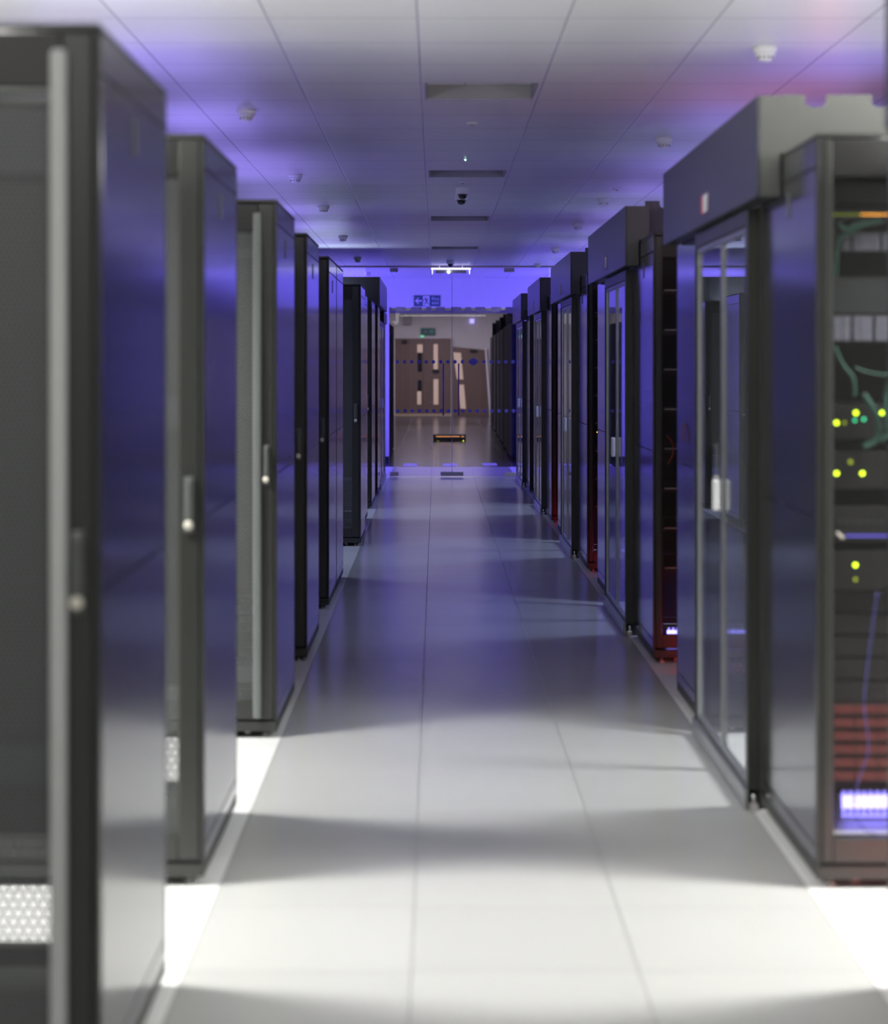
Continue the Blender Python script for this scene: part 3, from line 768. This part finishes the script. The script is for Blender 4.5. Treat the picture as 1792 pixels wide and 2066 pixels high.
MB().box(w*.08, w*.4, -.004, -.0005, h*.25, h*.75).build('pictogram', mat('sign_grey_green', (.15,.3,.28), .5), t)
k = tag(MB().lathe([(.02,-.03),(.055,-.02),(.06,0),(.055,.02),(.02,.03)], (0,0,0), 14).build('indicator_lamp', em('green_glow', (.15,.75,.3), 1.1), None, (Hx(852), D-.07, Hz(678.5))), 'green glowing lamp just under the small green sign', 'lamp')
tag(MB().box(-.07, .07, 0, .05, -.07, .07, .01).build('wall_light', em('violet_white_light', (.55,.5,1.), 1.3), None, (Hx(952.5), D-.06, Hz(648))), 'small square violet-white light on the wall right of the glass joint', 'light')  # glowing square added for a lamp's reflection
tag(MB().box(Hx(816), Hx(831), D-.12, D-.0, Hz(655), Hz(636), .01).build('wall_box', M['grey_plastic']), 'grey box on the wall above the double doors, left of the exit sign', 'box')

# reflected cabinet rows, built beyond, right and left of the opening
pc = plain(1.0)
o0 = pc.build('server_cabinet', mat('midnight_blue_paint', (.018,.018,.035), .5))
labs = ['first', 'second', 'third', 'fourth', 'fifth', 'sixth']
for i, d in enumerate((32.2, 35.0, 38.2, 41.5, 45.2, 49.2)):
    o = o0 if i == 0 else o0.copy()
    if i: COL.objects.link(o)
    o.location = (1.27+.4+i*.035, d, 0); o.scale = (1, 2.0, 1)
    tag(o, f'{labs[i]} cabinet behind the glass screen on the right, counting away from it', 'cabinet', 'dark cabinets behind the glass screen on the right')
    baffle(1.27+i*.035, 2.05, d+.02, RT+.001, 2.56+.02*i, [], f'{labs[i]} upright plate on the cabinets behind the glass screen', 'upright plates behind the glass screen', .1).data.materials[0] = M['seam']
for i, d in enumerate((32.0, 34.4)):
    o = o0.copy(); COL.objects.link(o); o.location = (-.80-.4, d, 0); o.scale = (1, 2.0, 1)
    tag(o, ['dark cabinet just behind the glass screen at its left edge', 'second dark cabinet behind the glass screen at its left edge'][i], 'cabinet', 'dark cabinets behind the glass screen on the left')

# low box added to carry the small lights reflected in the glass
u = thing('network_switch', 'low dark box on the floor behind the glass with amber and green lights', 'network switch', (X(907,40), 40, 0))
MB().box(-.34, .34, 0, .35, 0, .13, .006).build('chassis', mat('dark_brown_casing', (.22,.20,.20), .5), u)
for px in list(range(881, 929, 3))+[932, 935]:
    k = MB().box(lx(u,px,40)-.008, lx(u,px,40)+.010, -.004, .0005, lz(u,881.3,40), lz(u,880.2,40)); k.build('indicator_light', M['led_amb2'], u)
for px, py in ((879,891),(884,890.5),(887,891),(884.5,895),(927,894.5),(929.5,894.5),(935,890)):
    if lz(u,py,40) > .13: continue
    k = MB().lathe([(.012,-.004),(.013,0)], (lx(u,px,40), 0, lz(u,py,40)), 10, 'Y'); k.build('indicator_light', M['led_yel'], u)

# ------------------------------------------------------------------ ceiling devices
def detector(name, label, px, py, wpx=None, kind='smoke', w=.104):
    d = (CEIL-H)*F/(HY-py); r = w/2
    t = thing(name, label, {'smoke':'smoke detector','flush':'ceiling sensor','dome':'security camera'}[kind], (X(px,d), d, CEIL+.0005), {'smoke':'smoke detectors on the ceiling','flush':'flush ceiling discs','dome':'dome cameras on the ceiling'}[kind])
    if kind == 'smoke':
        MB().lathe([(r, 0), (r, -.018), (r*.92, -.024)], (0,0,0), 28).build('base', M['white'], t)
        b = MB().lathe([(r*.86,-.0245),(r*.86,-.034),(r*.62,-.040),(r*.62,-.052),(r*.45,-.062)], (0,0,0), 28)
        b.build('sensor_head', M['white'], t)
        s = MB()
        for k in range(10):
            a = 2*PI*k/10; c_, s_ = math.cos(a)*r*.64, math.sin(a)*r*.64
            s.box(c_-.003, c_+.003, s_-.003, s_+.003, -.052, -.041)
        s.build('vent_slot', M['grey_plastic'], t)
    elif kind == 'flush':
        MB().lathe([(r, 0), (r, -.004), (r*.8, -.010)], (0,0,0), 24).build('disc', M['white'], t)
        MB().lathe([(r*.3, -.0102), (r*.25, -.016)], (0,0,0), 12).build('lens', M['grey_plastic'], t)
    else:
        MB().lathe([(r*.98, 0), (r, -.006), (r, -.045), (r*.9, -.052)], (0,0,0), 28).build('housing', M['white'], t)
        MB().lathe([(r*.70*math.cos(a), -.0525-r*.72*math.sin(a)) for a in [PI/2*k/8 for k in range(8)]], (0,0,0), 24).build('dome', M['dome'], t)
    return t
for px, py, lab in ((497,222,'white smoke detector nearest on the left of the ceiling'), (596,352,'second white smoke detector on the left of the ceiling'),
        (653,415,'third smoke detector on the left, grey against the ceiling'), (692,476,'fourth smoke detector on the left, beside the bright white ceiling reflection'),
        (722,520,'small faint smoke detector on the left past the bright ceiling reflection'), (742,549,'tiny smoke detector on the left behind the glass head'),
        (1544,96,'largest smoke detector, on the near right of the ceiling'), (1340,279,'second smoke detector on the right, beside the nearest overhead box'),
        (1218,400,'third smoke detector on the right, next to the flush grey disc'), (1166,451,'fourth smoke detector on the right, above the third overhead box'),
        (1121,501,'orange-tinted smoke detector far right of the ceiling'), (1085,532,'tiny smoke detector on the right just before the glass head')):
    detector('smoke_detector', lab, px, py)
detector('ceiling_sensor', 'small pale flush disc in the middle of the ceiling, nearest', 953, 248, kind='flush', w=.064)
detector('ceiling_sensor', 'small pale flush disc just in front of the pair of dome cameras', 934, 367, kind='flush', w=.062)
detector('ceiling_sensor', 'flush grey disc on the right of the ceiling, above the third smoke detector', 1245, 381, kind='flush', w=.08)
detector('dome_camera', 'nearer of the two white dome cameras in the middle of the ceiling', 933.5, 379, kind='dome', w=.11)
detector('dome_camera', 'second dome camera, peeping out just below the nearer one', 931, 391, kind='dome', w=.11)
detector('dome_camera', 'far dome camera in front of the glowing batten light', 909, 525, kind='dome', w=.11)
d = (CEIL-H)*F/(HY-346)
t = thing('indicator_lamp', 'tiny green-white pilot light on the ceiling before the dome cameras', 'lamp', (X(939,13.0), 13.0, CEIL))
MB().lathe([(.009,0),(.009,-.006)], (0,0,0), 12).build('bezel', M['white'], t)
MB().lathe([(.006,-.0061),(.006,-.010),(.003,-.013)], (0,0,0), 12).build('lens', em('pilot_green', (.4,1.,.6), 7), t)

# ------------------------------------------------------------------ lights
def area(name, loc, size, power, col, aim, spread=180):
    l = bpy.data.lights.new(name, 'AREA'); l.shape = 'RECTANGLE'; l.size, l.size_y = size; l.energy = power; l.color = col; l.spread = math.radians(spread)
    o = bpy.data.objects.new(name, l); COL.objects.link(o); o.location = loc
    v = Vector(aim) - Vector(loc)
    if abs(v.x)+abs(v.y) > 1e-4: o.rotation_mode = 'QUATERNION'; o.rotation_quaternion = v.to_track_quat('-Z', 'Y')
    elif v.z > 0: o.rotation_euler = (PI, 0, 0)
    return o
WH = (1., .985, .95); CO = (.60,.69,1.); VI = (.32,.25,.92); VI2 = (.20,.155,1.)
def down(d, l, p, col, sides=(-2.35, 2.75)):
    for x in sides: area('aisle_panel_light', (x, d, 2.97), (1.1, l), p, col, (x, d, 0), 125)
# white ceiling panels over the cross aisles near the camera
down(5.40, .5, 150, WH); down(7.3, .45, 115, WH)
area('aisle_panel_light', (.2, .5, 2.97), (2.4, .6), 60, WH, (.2, .5, 0))  # unseen fill above the camera, added to light the near fronts
area('aisle_panel_light', (-1.3, 2.2, 2.94), (.6, .6), 4, WH, (-.95, 3.96, 1.7), 80)  # unseen fill added to brighten the nearest left cabinet's front
# cooler panels farther away
for d, p in ((12.0, 38), (16.5, 38), (21.0, 38), (25.5, 34)): down(d, .5, p, CO, (2.75,))
for d, p in ((15.6, 22), (20.5, 24), (25.0, 24)): down(d, .5, p, CO, (-2.35,))
# unseen fill lights added above the cabinets to brighten the ceiling
def up(x, d, p, col, spread=180): area('cabinet_top_lamp', (x, d, 2.36), (.9, .9), p, col, (x + (.33 if x < 0 else -.33), d, 3.36), spread)
for d, L, x, lab in LEFT[2:]: up(x-.75, d+.48, 8, VI)
for d in RIGHT_A[1:]+RIGHT_B[1:]: up(1.95, d+.48, 6, VI)
up(-1.4, 6.1, 44, WH); up(1.9, 5.95, 42, WH); up(-1.4, 4.4, 38, WH); up(1.9, 4.4, 38, WH)
area('cabinet_top_lamp', (-1.3, 22.6, RT+.03), (.5, .3), 7, CO, (-1.3, 22.6, 3))  # unseen fill added for the white reflection on the left ceiling
area('red_lamp', (2.0, 9.75, 2.3), (.9, .2), 2, (1.,.22,.18), (1.3, 9.75, 3))
# unseen blue fill added behind the sliding doors to brighten the cabinet fronts
for d in (11.45, 15.95, 20.5): area('closed_aisle_lamp', (2.1, d, 2.15), (.9, .2), 8, (.40,.42,1.), (1.4, d+1.4, .9))
# violet wash between the glass and the far opening, from the sides
area('violet_wash', (-2.4, 29.2, 1.6), (2.2, 2.4), 108, VI2, (0, 29.8, 1.9))
area('violet_wash', (2.9, 29.2, 1.6), (2.2, 2.4), 108, VI2, (0, 29.8, 1.9))
# red glow at the feet of the right cabinets
for d in (5.45, 9.85, 14.35, 18.9): area('red_lamp', (1.75, d, .06), (.9, .05), 1.1 if d < 6 else 1.3, (1.,.03,.03), (1.75, d+1, .25))
# unseen fill added to light the hall beyond
area('hall_lamp', (.1, 56, 3.42), (2.5, 2.5), 155, (1.,.93,.93), (.1, 56, 0))
area('hall_lamp', (.1, 46, 3.42), (2.0, 2.5), 14, (.7,.65,1.), (.1, 46, 0))

S_ = 0
w = bpy.data.worlds.new('World'); S.world = w; w.use_nodes = True
w.node_tree.nodes['Background'].inputs[0].default_value = (.10,.09,.16,1); w.node_tree.nodes['Background'].inputs[1].default_value = .3

# ------------------------------------------------------------------ camera
c = bpy.data.cameras.new('Camera'); co = bpy.data.objects.new('Camera', c); COL.objects.link(co); S.camera = co
co.location = (0, 0, H); co.rotation_euler = (PI/2, 0, 0)
c.sensor_fit = 'HORIZONTAL'; c.sensor_width = 36; c.lens = F/1792*36
c.shift_x = (896-HX)/1792; c.shift_y = -(1033-HY)/1792
c.clip_start = .05; c.clip_end = 200
c.dof.use_dof = True; c.dof.focus_distance = 17.5; c.dof.aperture_fstop = 2.3; c.dof.aperture_blades = 7

S.view_settings.view_transform = 'Standard'; S.view_settings.look = 'None'; S.view_settings.gamma = 1
S.view_settings.use_curve_mapping = False; S.view_settings.exposure = 0.0
